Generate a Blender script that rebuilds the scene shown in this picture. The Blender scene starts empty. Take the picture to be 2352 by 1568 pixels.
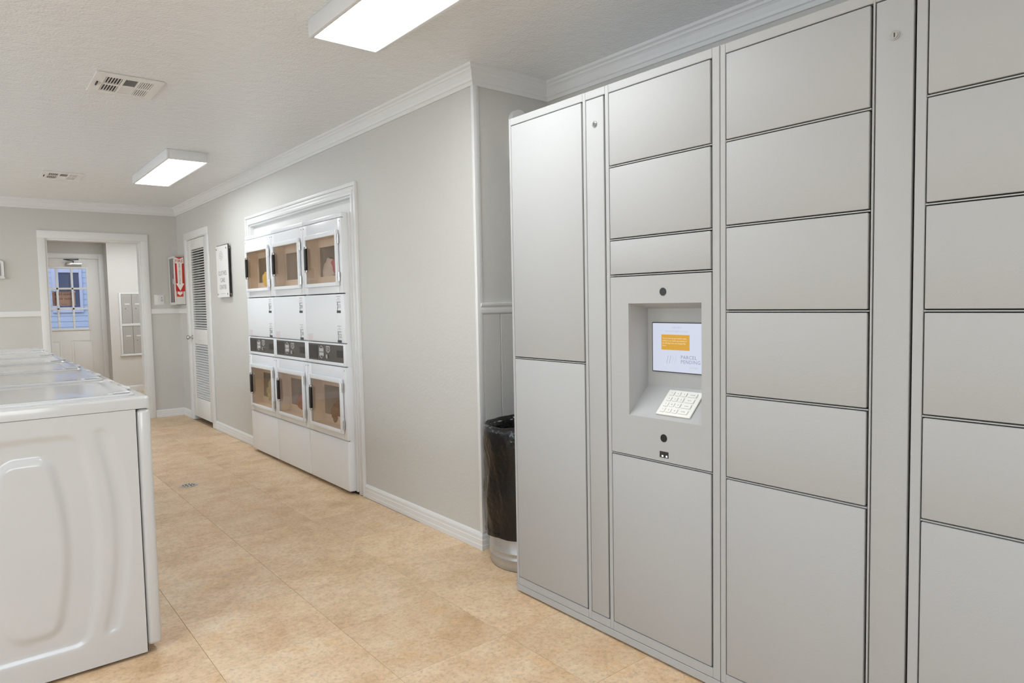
import bpy, bmesh, math, random
from mathutils import Vector, Matrix, noise
random.seed(7)
R = math.radians
SC = bpy.context.scene
COL = SC.collection

# ------------------------------------------------------------------ camera
yaw, pitch, roll, CAMH = R(39.0767), R(3.3664), R(1.1022), 1.2667
fwd = Vector((math.sin(yaw)*math.cos(pitch), math.cos(yaw)*math.cos(pitch), -math.sin(pitch)))
rgt = Vector((math.cos(yaw), -math.sin(yaw), 0))
dwn = fwd.cross(rgt)
r2 = rgt*math.cos(roll) + dwn*math.sin(roll)
d2 = dwn*math.cos(roll) - rgt*math.sin(roll)
cam = bpy.data.cameras.new('camera')
cam.sensor_width = 36.0
cam.lens = 1558.76/2352*36.0
cam.clip_start = 0.02
cam_o = bpy.data.objects.new('camera', cam)
COL.objects.link(cam_o)
mw = Matrix((r2, -d2, -fwd)).transposed().to_4x4()
mw.translation = (0, 0, CAMH)
cam_o.matrix_world = mw
SC.camera = cam_o

# ------------------------------------------------------------------ world, exposure
w = bpy.data.worlds.new('sky')
SC.world = w
w.use_nodes = True
nt = w.node_tree
sky = nt.nodes.new('ShaderNodeTexSky')
sky.sky_type = 'NISHITA'
sky.sun_disc = False
sky.sun_elevation = R(38)
sky.sun_rotation = R(200)
sky.sun_intensity = 0.4
bg = nt.nodes['Background']
bg.inputs['Strength'].default_value = 0.31
nt.links.new(sky.outputs[0], bg.inputs['Color'])
SC.view_settings.view_transform = 'Standard'
SC.view_settings.look = 'None'
SC.view_settings.exposure = -0.14
SC.view_settings.gamma = 1.0
SC.view_settings.use_curve_mapping = False
LIGHT = 15.5          # radiance of the fluorescent diffusers

# soft fill lamps added outside the made-up windows behind and left of camera
FILL = [((-.2, -2.86, 1.5), (R(90), 0, 0), 2.3, 1.25, 42)] + [((-2.41, y_, 1.5), (0, R(-90), 0), 1.25, 1.9, pw_) for y_, pw_ in ((.9, 50), (4.2, 40), (7.3, 52))]
for p_, r_, sx_, sy_, pw_ in FILL:
    la = bpy.data.lights.new('fill_light', 'AREA'); la.shape = 'RECTANGLE'; la.size = sx_; la.size_y = sy_
    la.energy = pw_; la.color = (.89, .955, 1.0)
    lo = bpy.data.objects.new('fill_light', la); COL.objects.link(lo); lo.location = p_; lo.rotation_euler = r_

# ------------------------------------------------------------------ materials
def srgb(r, g, b):
    f = lambda c: c/12.92 if c <= .04045 else ((c+.055)/1.055)**2.4
    return (f(r/255), f(g/255), f(b/255), 1)

def mat(name, col, rough=.5, metal=0.0, bump=None, spec=.5, coat=0.0, var=None):
    """bump = list of (scale, strength, detail); var = (scale, amount)"""
    m = bpy.data.materials.new(name)
    m.use_nodes = True
    t = m.node_tree
    p = t.nodes['Principled BSDF']
    p.inputs['Base Color'].default_value = col
    p.inputs['Roughness'].default_value = rough
    p.inputs['Metallic'].default_value = metal
    p.inputs['Specular IOR Level'].default_value = spec
    p.inputs['Coat Weight'].default_value = coat
    if bump or var:
        tc = t.nodes.new('ShaderNodeTexCoord')
    if var:
        n = t.nodes.new('ShaderNodeTexNoise')
        n.inputs['Scale'].default_value = var[0]
        n.inputs['Detail'].default_value = 5
        t.links.new(tc.outputs['Object'], n.inputs['Vector'])
        mx = t.nodes.new('ShaderNodeMix')
        mx.data_type = 'RGBA'
        mx.inputs[6].default_value = tuple(c*(1-var[1]) for c in col[:3]) + (1,)
        mx.inputs[7].default_value = tuple(min(1, c*(1+var[1])) for c in col[:3]) + (1,)
        t.links.new(n.outputs['Fac'], mx.inputs[0])
        t.links.new(mx.outputs[2], p.inputs['Base Color'])
    prev = None
    for sc, st, det in (bump or []):
        n = t.nodes.new('ShaderNodeTexNoise')
        n.inputs['Scale'].default_value = sc
        n.inputs['Detail'].default_value = det
        t.links.new(tc.outputs['Object'], n.inputs['Vector'])
        b = t.nodes.new('ShaderNodeBump')
        b.inputs['Strength'].default_value = st
        b.inputs['Distance'].default_value = .01
        t.links.new(n.outputs['Fac'], b.inputs['Height'])
        if prev: t.links.new(prev.outputs[0], b.inputs['Normal'])
        prev = b
    if prev: t.links.new(prev.outputs[0], p.inputs['Normal'])
    return m

def emit(name, col, s):
    m = bpy.data.materials.new(name)
    m.use_nodes = True
    t = m.node_tree
    p = t.nodes['Principled BSDF']
    p.inputs['Base Color'].default_value = (.8, .8, .8, 1)
    p.inputs['Emission Color'].default_value = col
    p.inputs['Emission Strength'].default_value = s
    return m

def glass(name, tint, gloss=1.0, rough=0.0):
    m = bpy.data.materials.new(name)
    m.use_nodes = True
    t = m.node_tree
    t.nodes.remove(t.nodes['Principled BSDF'])
    out = t.nodes['Material Output']
    tr = t.nodes.new('ShaderNodeBsdfTransparent'); tr.inputs[0].default_value = tint
    gl = t.nodes.new('ShaderNodeBsdfGlossy'); gl.inputs['Roughness'].default_value = rough
    gl.inputs[0].default_value = (gloss, gloss, gloss, 1)
    fr = t.nodes.new('ShaderNodeFresnel'); fr.inputs['IOR'].default_value = 1.45
    mx = t.nodes.new('ShaderNodeMixShader')
    ge = t.nodes.new('ShaderNodeNewGeometry')      # reflect only where a ray enters the pane
    iv = t.nodes.new('ShaderNodeMath'); iv.operation = 'SUBTRACT'; iv.inputs[0].default_value = 1.0
    mu = t.nodes.new('ShaderNodeMath'); mu.operation = 'MULTIPLY'
    t.links.new(ge.outputs['Backfacing'], iv.inputs[1]); t.links.new(fr.outputs[0], mu.inputs[0]); t.links.new(iv.outputs[0], mu.inputs[1])
    t.links.new(mu.outputs[0], mx.inputs[0]); t.links.new(tr.outputs[0], mx.inputs[1]); t.links.new(gl.outputs[0], mx.inputs[2])
    t.links.new(mx.outputs[0], out.inputs[0])
    return m

def floor_mat():
    m = bpy.data.materials.new('stone_vinyl')
    m.use_nodes = True
    t = m.node_tree; N = t.nodes; L = t.links
    p = N['Principled BSDF']
    geo = N.new('ShaderNodeNewGeometry')
    oi = N.new('ShaderNodeObjectInfo')
    mul = N.new('ShaderNodeVectorMath'); mul.operation = 'SCALE'
    mul.inputs[0].default_value = (37, 61, 23)
    L.new(oi.outputs['Random'], mul.inputs['Scale'])
    add = N.new('ShaderNodeVectorMath'); add.operation = 'ADD'
    L.new(geo.outputs['Position'], add.inputs[0]); L.new(mul.outputs[0], add.inputs[1])
    mp = N.new('ShaderNodeMapping'); mp.inputs['Scale'].default_value = (1.0, 1.0, 1.0)
    L.new(add.outputs[0], mp.inputs[0])
    def nz(sc, det, rg=.6):
        n = N.new('ShaderNodeTexNoise'); n.inputs['Scale'].default_value = sc; n.inputs['Detail'].default_value = det
        n.inputs['Roughness'].default_value = rg
        L.new(mp.outputs[0], n.inputs['Vector']); return n
    def ramp(src, stops):
        r = N.new('ShaderNodeValToRGB'); e = r.color_ramp.elements
        e[0].position, e[0].color = stops[0]; e[1].position, e[1].color = stops[-1]
        for s in stops[1:-1]:
            q = e.new(s[0]); q.color = s[1]
        L.new(src, r.inputs[0]); return r
    big = nz(4.5, 8, .72)
    c1 = ramp(big.outputs['Fac'], [(.30, srgb(204, 168, 126)), (.45, srgb(224, 192, 154)), (.58, srgb(233, 206, 171)), (.75, srgb(240, 219, 191))])
    och = nz(7, 6, .7)
    fo = ramp(och.outputs['Fac'], [(.57, (0, 0, 0, 1)), (.72, (.55, .55, .55, 1))])
    m1 = N.new('ShaderNodeMix'); m1.data_type = 'RGBA'
    L.new(fo.outputs[0], m1.inputs[0]); L.new(c1.outputs[0], m1.inputs[6]); m1.inputs[7].default_value = srgb(230, 184, 116)
    fine = nz(55, 8, .8)
    c2 = ramp(fine.outputs['Fac'], [(.28, (.60, .59, .57, 1)), (.5, (1, 1, 1, 1)), (.75, (1.16, 1.15, 1.13, 1))])
    m2 = N.new('ShaderNodeMix'); m2.data_type = 'RGBA'; m2.blend_type = 'MULTIPLY'; m2.inputs[0].default_value = 1
    L.new(m1.outputs[2], m2.inputs[6]); L.new(c2.outputs[0], m2.inputs[7])
    # per tile tone
    mr = N.new('ShaderNodeMapRange'); mr.inputs['To Min'].default_value = .95; mr.inputs['To Max'].default_value = 1.03
    L.new(oi.outputs['Random'], mr.inputs[0])
    vm = N.new('ShaderNodeVectorMath'); vm.operation = 'SCALE'
    L.new(m2.outputs[2], vm.inputs[0]); L.new(mr.outputs[0], vm.inputs['Scale'])
    L.new(vm.outputs[0], p.inputs['Base Color'])
    p.inputs['Roughness'].default_value = .42
    p.inputs['Specular IOR Level'].default_value = .4
    b = N.new('ShaderNodeBump'); b.inputs['Strength'].default_value = .12; b.inputs['Distance'].default_value = .004
    L.new(fine.outputs['Fac'], b.inputs['Height']); L.new(b.outputs[0], p.inputs['Normal'])
    return m

M = {}
M['wall'] = mat('grey_wall_paint', srgb(208, 206, 201), .55, bump=[(16, .18, 3), (70, .12, 4)])
M['wall_white'] = mat('white_wall_paint', srgb(220, 218, 214), .6, bump=[(70, .1, 3)])
M['ceiling'] = mat('ceiling_paint', srgb(243, 244, 245), .20, bump=[(22, .35, 3), (95, .40, 4)])
M['trim'] = mat('white_trim_paint', srgb(232, 232, 231), .35)
M['door_white'] = mat('white_door_paint', srgb(230, 229, 226), .4)
M['floor'] = floor_mat()
M['underlay'] = mat('dark_underlay', srgb(168, 140, 110), .9)
M['locker'] = mat('grey_powder_coat', srgb(184, 184, 183), .58, spec=.35, bump=[(260, .05, 2)])
M['gap'] = mat('dark_gap', srgb(40, 39, 38), .8)  # shade inside gaps and holes put into the colour
M['enamel'] = mat('white_enamel', srgb(210, 210, 210), .16, spec=.6, coat=.3)
M['dryer_white'] = mat('dryer_enamel', srgb(240, 242, 245), .28)
M['dryer_lining'] = mat('dryer_lining', srgb(240, 228, 212), .5, var=(6, .10))
M['drum'] = mat('drum_metal', srgb(240, 232, 220), .5, metal=0.0)
M['charcoal'] = mat('charcoal_panel', srgb(84, 80, 76), .35)
M['dark'] = mat('dark_plastic', srgb(45, 43, 42), .35)
M['black'] = mat('black_plastic', srgb(28, 27, 27), .4)
M['chrome'] = mat('chrome', srgb(200, 200, 200), .22, metal=1)
M['galv'] = mat('galvanized_steel', srgb(196, 196, 196), .42, metal=.75, var=(14, .2))
M['bag'] = mat('black_bag_film', srgb(14, 13, 13), .2, spec=.45, bump=[(14, .5, 2), (45, .35, 3)])
M['glass_clear'] = glass('window_glass', (.93, .95, .97, 1))
M['glass_brown'] = glass('tinted_dryer_glass', (.92, .875, .84, 1), 1.0)
M['glass_grey'] = glass('cabinet_glass', (.8, .82, .83, 1))
M['diffuser'] = emit('light_diffuser', (.92, .965, 1, 1), LIGHT)
M['screen'] = emit('screen_glow', srgb(222, 229, 247), .92)
M['scr_orange'] = emit('screen_orange', srgb(226, 168, 40), .95)
M['scr_white'] = emit('screen_white', srgb(250, 236, 205), .95)
M['scr_grey'] = emit('screen_grey', srgb(150, 160, 185), .9)
M['scr_pale'] = emit('screen_pale', srgb(196, 204, 224), .92)
M['led'] = emit('led', (1, 1, 1, 1), 6)
for k in ('screen', 'scr_orange', 'scr_white', 'scr_grey', 'scr_pale'):
    M[k].node_tree.nodes['Principled BSDF'].inputs['Base Color'].default_value = (.02, .02, .02, 1)
M['keypad'] = mat('keypad_white', srgb(238, 236, 230), .4)
M['red'] = mat('red_print', srgb(196, 34, 34), .45)
M['orange_red'] = mat('orange_red_print', srgb(208, 66, 36), .45)
M['print_white'] = mat('white_print', srgb(240, 236, 228), .45)
M['print_brown'] = mat('brown_print', srgb(120, 70, 60), .5)
M['print_grey'] = mat('grey_print', srgb(150, 149, 147), .5)
M['print_dark'] = mat('dark_print', srgb(70, 69, 68), .5)
M['print_pale'] = mat('pale_print', srgb(196, 195, 193), .5)
M['print_pink'] = mat('pink_print', srgb(214, 182, 176), .5)
M['sign_white'] = mat('sign_acrylic', srgb(240, 238, 236), .3)
M['cabinet_grey'] = mat('cabinet_steel', srgb(222, 220, 216), .4)
M['mail_grey'] = mat('mailbox_aluminium', srgb(186, 184, 180), .45, metal=.2)
M['cardboard'] = mat('cardboard', srgb(206, 160, 136), .9, var=(9, .18))
M['brass'] = mat('brass', srgb(196, 140, 60), .3, metal=.7)
M['siding'] = mat('blue_siding', srgb(196, 208, 228), .7)
M['siding_trim'] = mat('pale_siding_trim', srgb(206, 208, 228), .7)
M['far_glass'] = mat('dark_window_glass', srgb(86, 92, 116), .25)
M['asphalt'] = mat('outdoor_concrete', srgb(150, 150, 150), .9)
M['cloth_yellow'] = mat('yellow_cloth', srgb(238, 208, 110), .9, bump=[(40, .6, 4)])
M['cloth_white'] = mat('white_cloth', srgb(226, 218, 210), .9, bump=[(40, .6, 4)])
M['cloth_pink'] = mat('pink_cloth', srgb(206, 120, 128), .9, bump=[(40, .6, 4)])
M['cloth_green'] = mat('pale_green_cloth', srgb(206, 200, 160), .9, bump=[(40, .6, 4)], var=(20, .3))
M['cloth_rust'] = mat('rust_cloth', srgb(170, 112, 92), .9, bump=[(40, .6, 4)], var=(12, .25))
M['cloth_brown'] = mat('brown_cloth', srgb(140, 104, 82), .9, bump=[(40, .6, 4)])
M['vent_dark'] = mat('vent_shade_and_lever', srgb(70, 66, 62), .8)  # duct shade put into the colour; the lever shares it
M['vent_white'] = mat('vent_white', srgb(236, 234, 230), .4)
M['steel_drain'] = mat('drain_steel', srgb(206, 200, 192), .35, metal=.6)

# ------------------------------------------------------------------ mesh helpers
ORG = {}

class MB:
    def __init__(s): s.v = []; s.f = []
    def add(s, v, f):
        b = len(s.v); s.v += [tuple(p) for p in v]; s.f += [tuple(b+i for i in q) for q in f]; return s
    def box(s, x0, x1, y0, y1, z0, z1, bev=0.0, seg=2):
        x0, x1 = min(x0, x1), max(x0, x1); y0, y1 = min(y0, y1), max(y0, y1); z0, z1 = min(z0, z1), max(z0, z1)
        if bev <= 0:
            v = [(x, y, z) for z in (z0, z1) for y in (y0, y1) for x in (x0, x1)]
            return s.add(v, [(0, 2, 3, 1), (4, 5, 7, 6), (0, 1, 5, 4), (2, 6, 7, 3), (0, 4, 6, 2), (1, 3, 7, 5)])
        bm = bmesh.new()
        bmesh.ops.create_cube(bm, size=1)
        for q in bm.verts:
            q.co = ((x0+x1)/2 + q.co.x*(x1-x0), (y0+y1)/2 + q.co.y*(y1-y0), (z0+z1)/2 + q.co.z*(z1-z0))
        bmesh.ops.bevel(bm, geom=bm.edges[:], offset=bev, segments=seg, profile=.5, affect='EDGES')
        return s.frombm(bm)
    def frombm(s, bm):
        bm.verts.index_update()
        s.add([q.co[:] for q in bm.verts], [[q.index for q in f.verts] for f in bm.faces]); bm.free(); return s
    def prism(s, poly, axis, a0, a1):
        """poly: 2D points in the plane of the other two axes (x,y / x,z / y,z order), extruded along axis"""
        n = len(poly)
        def P(u, t): return {0: (t, u[0], u[1]), 1: (u[0], t, u[1]), 2: (u[0], u[1], t)}[axis]
        v = [P(u, a0) for u in poly] + [P(u, a1) for u in poly]
        f = [tuple(range(n))[::-1], tuple(range(n, 2*n))] + [(i, (i+1) % n, n+(i+1) % n, n+i) for i in range(n)]
        return s.add(v, f)
    def cyl(s, p0, p1, r, n=16, r1=None):
        p0, p1 = Vector(p0), Vector(p1); r1 = r if r1 is None else r1
        d = (p1-p0).normalized(); a = d.orthogonal().normalized(); b = d.cross(a)
        v = [p0+(a*math.cos(t)+b*math.sin(t))*r for t in [2*math.pi*i/n for i in range(n)]]
        v += [p1+(a*math.cos(t)+b*math.sin(t))*r1 for t in [2*math.pi*i/n for i in range(n)]]
        return s.add(v, [tuple(range(n))[::-1], tuple(range(n, 2*n))] + [(i, (i+1) % n, n+(i+1) % n, n+i) for i in range(n)])
    def tube(s, pts, r, n=10):
        for a, b in zip(pts, pts[1:]): s.cyl(a, b, r, n)
        return s
    def lathe(s, prof, c, n=48):
        """prof: list of (r,z); open surface around vertical axis at c"""
        v = []; f = []
        for r, z in prof:
            for i in range(n):
                t = 2*math.pi*i/n; v.append((c[0]+r*math.cos(t), c[1]+r*math.sin(t), z))
        for k in range(len(prof)-1):
            for i in range(n):
                j = (i+1) % n; f.append((k*n+i, k*n+j, (k+1)*n+j, (k+1)*n+i))
        return s.add(v, f)
    def frame(s, axis, a0, a1, u0, u1, v0, v1, wd, bev=0.0):
        """rectangular ring; axis = normal axis, a0..a1 thickness, u/v outer extents, wd ring width (l,r,b,t) or number"""
        l, r, b, t = (wd,)*4 if not isinstance(wd, tuple) else wd
        for q in ((u0, u0+l, v0, v1), (u1-r, u1, v0, v1), (u0+l, u1-r, v0, v0+b), (u0+l, u1-r, v1-t, v1)):
            if q[1]-q[0] <= 0 or q[3]-q[2] <= 0: continue
            if axis == 0: s.box(a0, a1, q[0], q[1], q[2], q[3], bev)
            elif axis == 1: s.box(q[0], q[1], a0, a1, q[2], q[3], bev)
            else: s.box(q[0], q[1], q[2], q[3], a0, a1, bev)
        return s
    def build(s, name, m, parent=None, smooth=False, ang=35):
        o3 = ORG.get(parent, Vector((0, 0, 0)))
        me = bpy.data.meshes.new(name)
        me.from_pydata([(p[0]-o3.x, p[1]-o3.y, p[2]-o3.z) for p in s.v], [], s.f)
        bm = bmesh.new(); bm.from_mesh(me); bmesh.ops.recalc_face_normals(bm, faces=bm.faces[:]); bm.to_mesh(me); bm.free()
        me.materials.append(M[m])
        if smooth:
            me.polygons.foreach_set('use_smooth', [True]*len(me.polygons))
            me.set_sharp_from_angle(angle=R(ang))
        o = bpy.data.objects.new(name, me); COL.objects.link(o)
        if parent is not None: o.parent = parent
        ORG[o] = o3
        return o

def tag(o, label, cat, group=None, kind=None):
    o['label'] = label; o['category'] = cat
    if group: o['group'] = group
    if kind: o['kind'] = kind
    return o

def thing(name, loc, label, cat, group=None, kind=None):
    o = bpy.data.objects.new(name, None); COL.objects.link(o)
    o.location = loc; o.empty_display_size = .1
    ORG[o] = Vector(loc)
    return tag(o, label, cat, group, kind)

def copy_tree(o, parent=None):
    c = o.copy(); COL.objects.link(c); c.parent = parent
    ORG[c] = ORG.get(o)
    for ch in list(o.children): copy_tree(ch, c)
    return c

FACE_X = Matrix(((0, 0, -1), (-1, 0, 0), (0, 1, 0)))     # text on a surface facing -x
FACE_Y = Matrix(((1, 0, 0), (0, 0, -1), (0, 1, 0)))      # text on a surface facing -y
def text(s, size, at, rot, m, parent, align='CENTER', name='lettering', spacing=1.0, line=1.0, ext=.0004, sx=1.0, valign='CENTER'):
    cu = bpy.data.curves.new(name, 'FONT')
    cu.body = s; cu.size = size; cu.align_x = align; cu.align_y = valign; cu.extrude = ext
    cu.space_character = spacing; cu.space_line = line; cu.resolution_u = 2
    t = bpy.data.objects.new('tmp', cu); COL.objects.link(t)
    bpy.context.view_layer.update()
    me = bpy.data.meshes.new_from_object(t.evaluated_get(bpy.context.evaluated_depsgraph_get()))
    bpy.data.objects.remove(t); bpy.data.curves.remove(cu)
    o3 = ORG.get(parent, Vector((0, 0, 0)))
    mx = Matrix.Translation(Vector(at)-o3) @ rot.to_4x4() @ Matrix.Diagonal((sx, 1, 1, 1))
    me.transform(mx)
    me.materials.clear(); me.materials.append(M[m])
    o = bpy.data.objects.new(name, me); COL.objects.link(o)
    o.parent = parent; ORG[o] = o3
    return o

def struct(o, label, cat):
    return tag(o, label, cat, kind='structure')

# ------------------------------------------------------------------ dimensions
XW, YB, YC, XA = 2.025, 8.698, 2.7625, 2.52     # dryer wall, back wall, return wall, alcove wall
XLF, YR, ZC = -2.25, -2.7, 2.43                 # left wall, rear wall, ceiling
XL = 1.834                                      # locker fronts
YM, YD, AXR, AXL = 11.7, 12.0, 2.65, -.35       # entry room: mailbox wall, outside-door wall, sides

# ------------------------------------------------------------------ floor
fl = MB().box(XLF-.15, 2.9, YR-.15, 12.3, -.12, -.004).build('floor', 'underlay')
struct(fl, 'beige stone-look vinyl tile floor of the laundry room', 'floor')
T = .457
tile = None
xs = [1.093+T*k for k in range(-8, 4)]
ys = [2.90+T*k for k in range(-13, 21)]
for i, x0 in enumerate(xs):
    for y0 in ys:
        x1, y1 = min(x0+T, AXR), y0+T
        if y1 < YR+.02 or y0 > YD-.02 or x1 < XLF+.05: continue
        if y0 > YB+.05 and (x0 < AXL-.3): continue
        if x0 > XA+.05 and y1 < YC: continue
        if x0 > XW-.02 and y0 > YC+.3 and y1 < YB: continue
        if x1-x0 < .04: continue
        if abs(x1-x0-T) < 1e-6:
            if tile is None:
                tile = MB().box(0.0005, T-.0005, .0005, T-.0005, -.004, 0, .0006, 1).build('tile', 'floor', fl)
                o = tile
            else:
                o = tile.copy(); COL.objects.link(o)
            o.location = (x0, y0, 0)
        else:
            o = MB().box(x0+.0007, x1, y0+.0007, y1-.0007, -.004, 0).build('tile', 'floor', fl)

# ------------------------------------------------------------------ walls
XD_ = 1.95
OY0, OY1, OZ = 4.13, 6.12, 1.975        # dryer opening
LY0, LY1, LZ = 7.49, 8.25, 2.03         # louvered door opening
th = .12
wb = MB()
wb.box(XW, XW+th, YC, OY0, 0, ZC).box(XW, XW+th, OY0, OY1, OZ, ZC).box(XW, XW+th, OY1, LY0, 0, ZC)
wb.box(XW, XW+th, LY0, LY1, LZ, ZC).box(XW, XW+th, LY1, YB+.12, 0, ZC)
struct(wb.build('wall_right', 'wall'), 'grey textured wall around the built-in dryers', 'wall')
struct(MB().box(XW+th, XA, YC, YC+.1, 0, ZC).build('wall_return', 'wall'), 'short grey return wall beside the parcel lockers', 'wall')
struct(MB().box(XA, XA+.1, YR, YC+.1, 0, ZC).build('wall_alcove', 'wall'), 'grey wall behind the parcel lockers', 'wall')
WZ0, WZ1 = .9, 2.1
def holed(axis, a0, a1, u0, u1, holes):
    b = MB(); prev = u0
    bx = lambda p, q, z0, z1: b.box(a0, a1, p, q, z0, z1) if axis == 0 else b.box(p, q, a0, a1, z0, z1)
    for h0, h1 in holes:
        bx(prev, h0, 0, ZC); bx(h0, h1, 0, WZ0); bx(h0, h1, WZ1, ZC); prev = h1
    bx(prev, u1, 0, ZC)
    return b
struct(holed(0, XLF-.1, XLF, YR, YB+.12, [(.0, 1.8), (3.3, 5.1), (6.4, 8.2)]).build('wall_left', 'wall'), 'grey wall with added windows on the far side of the washers', 'wall')
def window(n, axis, a, u0, u1, label):  # made-up windows, added out of view to carry the fill lamps
    t = thing('window_%d' % n, (a, (u0+u1)/2, WZ0) if axis == 0 else ((u0+u1)/2, a, WZ0), label, 'window', kind='structure')
    MB().frame(axis, a-.09, a+.012, u0, u1, WZ0, WZ1, .045, .003).build('window_frame', 'trim', t)
    b = MB(); m = (u0+u1)/2
    if axis == 0: b.box(a-.06, a-.03, m-.02, m+.02, WZ0, WZ1).box(a-.06, a-.03, u0, u1, 1.48, 1.52)
    else: b.box(m-.02, m+.02, a-.06, a-.03, WZ0, WZ1).box(u0, u1, a-.06, a-.03, 1.48, 1.52)
    b.build('sash_bar', 'trim', t)
    for p, q in ((u0+.04, m), (m, u1-.04)):
        (MB().box(a-.048, a-.044, p, q, WZ0+.04, WZ1-.04) if axis == 0 else MB().box(p, q, a-.048, a-.044, WZ0+.04, WZ1-.04)).build('pane', 'glass_clear', t)
window(1, 0, XLF, .0, 1.8, 'unseen white window added for fill light in the left wall beside the camera')
window(2, 0, XLF, 3.3, 5.1, 'unseen white window added for fill light in the left wall across from the dryers')
window(4, 0, XLF, 6.4, 8.2, 'unseen white window added for fill light in the left wall nearest the back wall')
window(3, 1, YR, -1.3, .9, 'unseen white window added for fill light in the wall behind the camera')
struct(holed(1, YR-.1, YR, XLF-.1, XA+.1, [(-1.3, .9)]).build('wall_front', 'wall'), 'grey wall at the near end of the laundry room', 'wall')
DX0, DX1, DZ = .737, 1.638, 2.03        # cased opening in the back wall
wb = MB().box(XLF, DX0, YB, YB+.12, 0, ZC).box(DX1, XW, YB, YB+.12, 0, ZC).box(DX0, DX1, YB, YB+.12, DZ, ZC)
struct(wb.build('wall_back', 'wall'), 'grey back wall with a cased opening to the entry', 'wall')
struct(MB().box(XLF-.1, XA+.35, YR-.1, YD+.2, ZC, ZC+.1).build('ceiling', 'ceiling'), 'semi-gloss textured ceiling of the laundry room', 'ceiling')
# dryer closet and louver closet shells, so that no daylight leaks in
wb = MB().box(2.78, 2.86, YC+.1, YB+.12, 0, ZC)
for y in (3.4, 6.6, YB+.04):
    wb.box(XW+th, 2.78, y, y+.08, 0, ZC)
wb.box(XW+th, 2.78, YC+.1, YC+.16, 0, ZC)
struct(wb.build('wall_closet', 'wall'), 'inner walls of the closet behind the dryers', 'wall')

# entry room
struct(MB().box(1.745, AXR, YM, YD+.12, 0, ZC).build('wall_mailbox', 'wall_white'), 'white wall of the entry that holds the mailboxes', 'wall')
EX0, EX1, EZ = .755, 1.68, 2.035
wb = MB().box(AXL, EX0, YD, YD+.12, 0, ZC).box(EX1, 1.745, YD, YD+.12, 0, ZC).box(EX0, EX1, YD, YD+.12, EZ, ZC)
struct(wb.build('wall_entry', 'wall'), 'grey wall around the outside door of the entry', 'wall')
wb = MB().box(AXL-.1, AXL, YB+.12, YD+.12, 0, ZC).box(AXR, AXR+.1, YB+.12, YD+.12, 0, ZC)
struct(wb.build('wall_entry_side', 'wall_white'), 'white side walls of the entry room', 'wall')

# ------------------------------------------------------------------ mouldings
def sweep(path, prof, closed, names):
    """prof: list of (d,z), d = distance out of the wall into the room (room on the right-hand side of travel)"""
    n = len(path)
    segs = range(n if closed else n-1)
    def nrm(i):
        a, b = Vector(path[i % n]), Vector(path[(i+1) % n]); d = (b-a).normalized(); return Vector((d.y, -d.x))
    def corner(i, d):
        p = Vector(path[i % n])
        if not closed and i in (0, n-1):
            return p + nrm(0 if i == 0 else n-2)*d
        n0, n1 = nrm((i-1) % n), nrm(i % n)
        return p + (n0+n1)*(d/(1+n0.dot(n1)))
    out = []
    for k, i in enumerate(segs):
        v = []
        for j in (i, i+1):
            for d, z in prof:
                c = corner(j, d) if not (closed and j == n) else corner(0, d)
                v.append((c.x, c.y, z))
        m = len(prof)
        f = [tuple(range(m))[::-1], tuple(range(m, 2*m))] + [(q, (q+1) % m, m+(q+1) % m, m+q) for q in range(m)]
        out.append(MB().add(v, f).build(names[k][0], 'trim'))
        struct(out[-1], names[k][1], names[k][2])
    return out
crown = [(0, 2.335), (.010, 2.335), (.012, 2.352), (.018, 2.356), (.022, 2.368), (.026, 2.392), (.032, 2.400), (.036, 2.402), (.038, 2.412), (.048, 2.418), (.050, 2.43), (0, 2.43)]
# travel so that the room is on the right: back wall left->right, right wall towards camera ...
room = [(XLF, YB), (XW, YB), (XW, YC), (XA, YC), (XA, YR), (XLF, YR)]
sweep(room, crown, True, [('trim_1', 'white crown moulding along the back wall', 'crown moulding'), ('trim_2', 'white crown moulding above the dryers', 'crown moulding'),
    ('trim_3', 'short white crown moulding on the return wall', 'crown moulding'), ('trim_4', 'white crown moulding above the parcel lockers', 'crown moulding'),
    ('trim_5', 'white crown moulding on the near wall', 'crown moulding'), ('trim_6', 'white crown moulding along the left wall', 'crown moulding')])
base = [(0, 0), (.016, 0), (.016, .022), (.014, .026), (.014, .050), (.012, .053), (.012, .070), (.008, .080), (.003, .086), (0, .086)]
def strip(p0, p1, prof, name, label, cat):
    return sweep([p0, p1], prof, False, [(name, label, cat)])
strip((XLF, YB), (.668, YB), base, 'baseboard_back', 'white baseboard on the back wall behind the washers', 'baseboard')
sweep([(1.714, YB), (XW, YB), (XW, 8.335)], base, False, [('baseboard_corner', 'white baseboard between entry opening and corner', 'baseboard'), ('baseboard_closet', 'short white baseboard between corner and louvered door', 'baseboard')])
strip((XW, 7.395), (XW, 6.20), base, 'baseboard_sign', 'white baseboard under the standoff sign', 'baseboard')
sweep([(XW, 4.055), (XW, YC), (XA, YC)], base, False, [('baseboard_right', 'white baseboard between dryers and wall corner', 'baseboard'), ('baseboard_return', 'short white baseboard behind the trash can', 'baseboard')])
rail = [(0, 1.207), (.006, 1.207), (.010, 1.214), (.012, 1.228), (.010, 1.240), (.018, 1.250), (.020, 1.260), (0, 1.262)]
flat_rail = [(0, 1.205), (.012, 1.205), (.014, 1.215), (.014, 1.250), (.010, 1.262), (0, 1.262)]
strip((XLF, YB), (.668, YB), flat_rail, 'trim_7', 'white chair rail left of the entry opening', 'chair rail')
sweep([(1.714, YB), (XW, YB), (XW, 8.335)], flat_rail, False, [('trim_8', 'white chair rail between entry opening and corner', 'chair rail'), ('trim_9', 'short white chair rail under the extinguisher cabinet', 'chair rail')])
strip((XW+.012, YC), (XA, YC), rail, 'trim_10', 'white moulded chair rail on the return wall by the lockers', 'chair rail')
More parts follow.
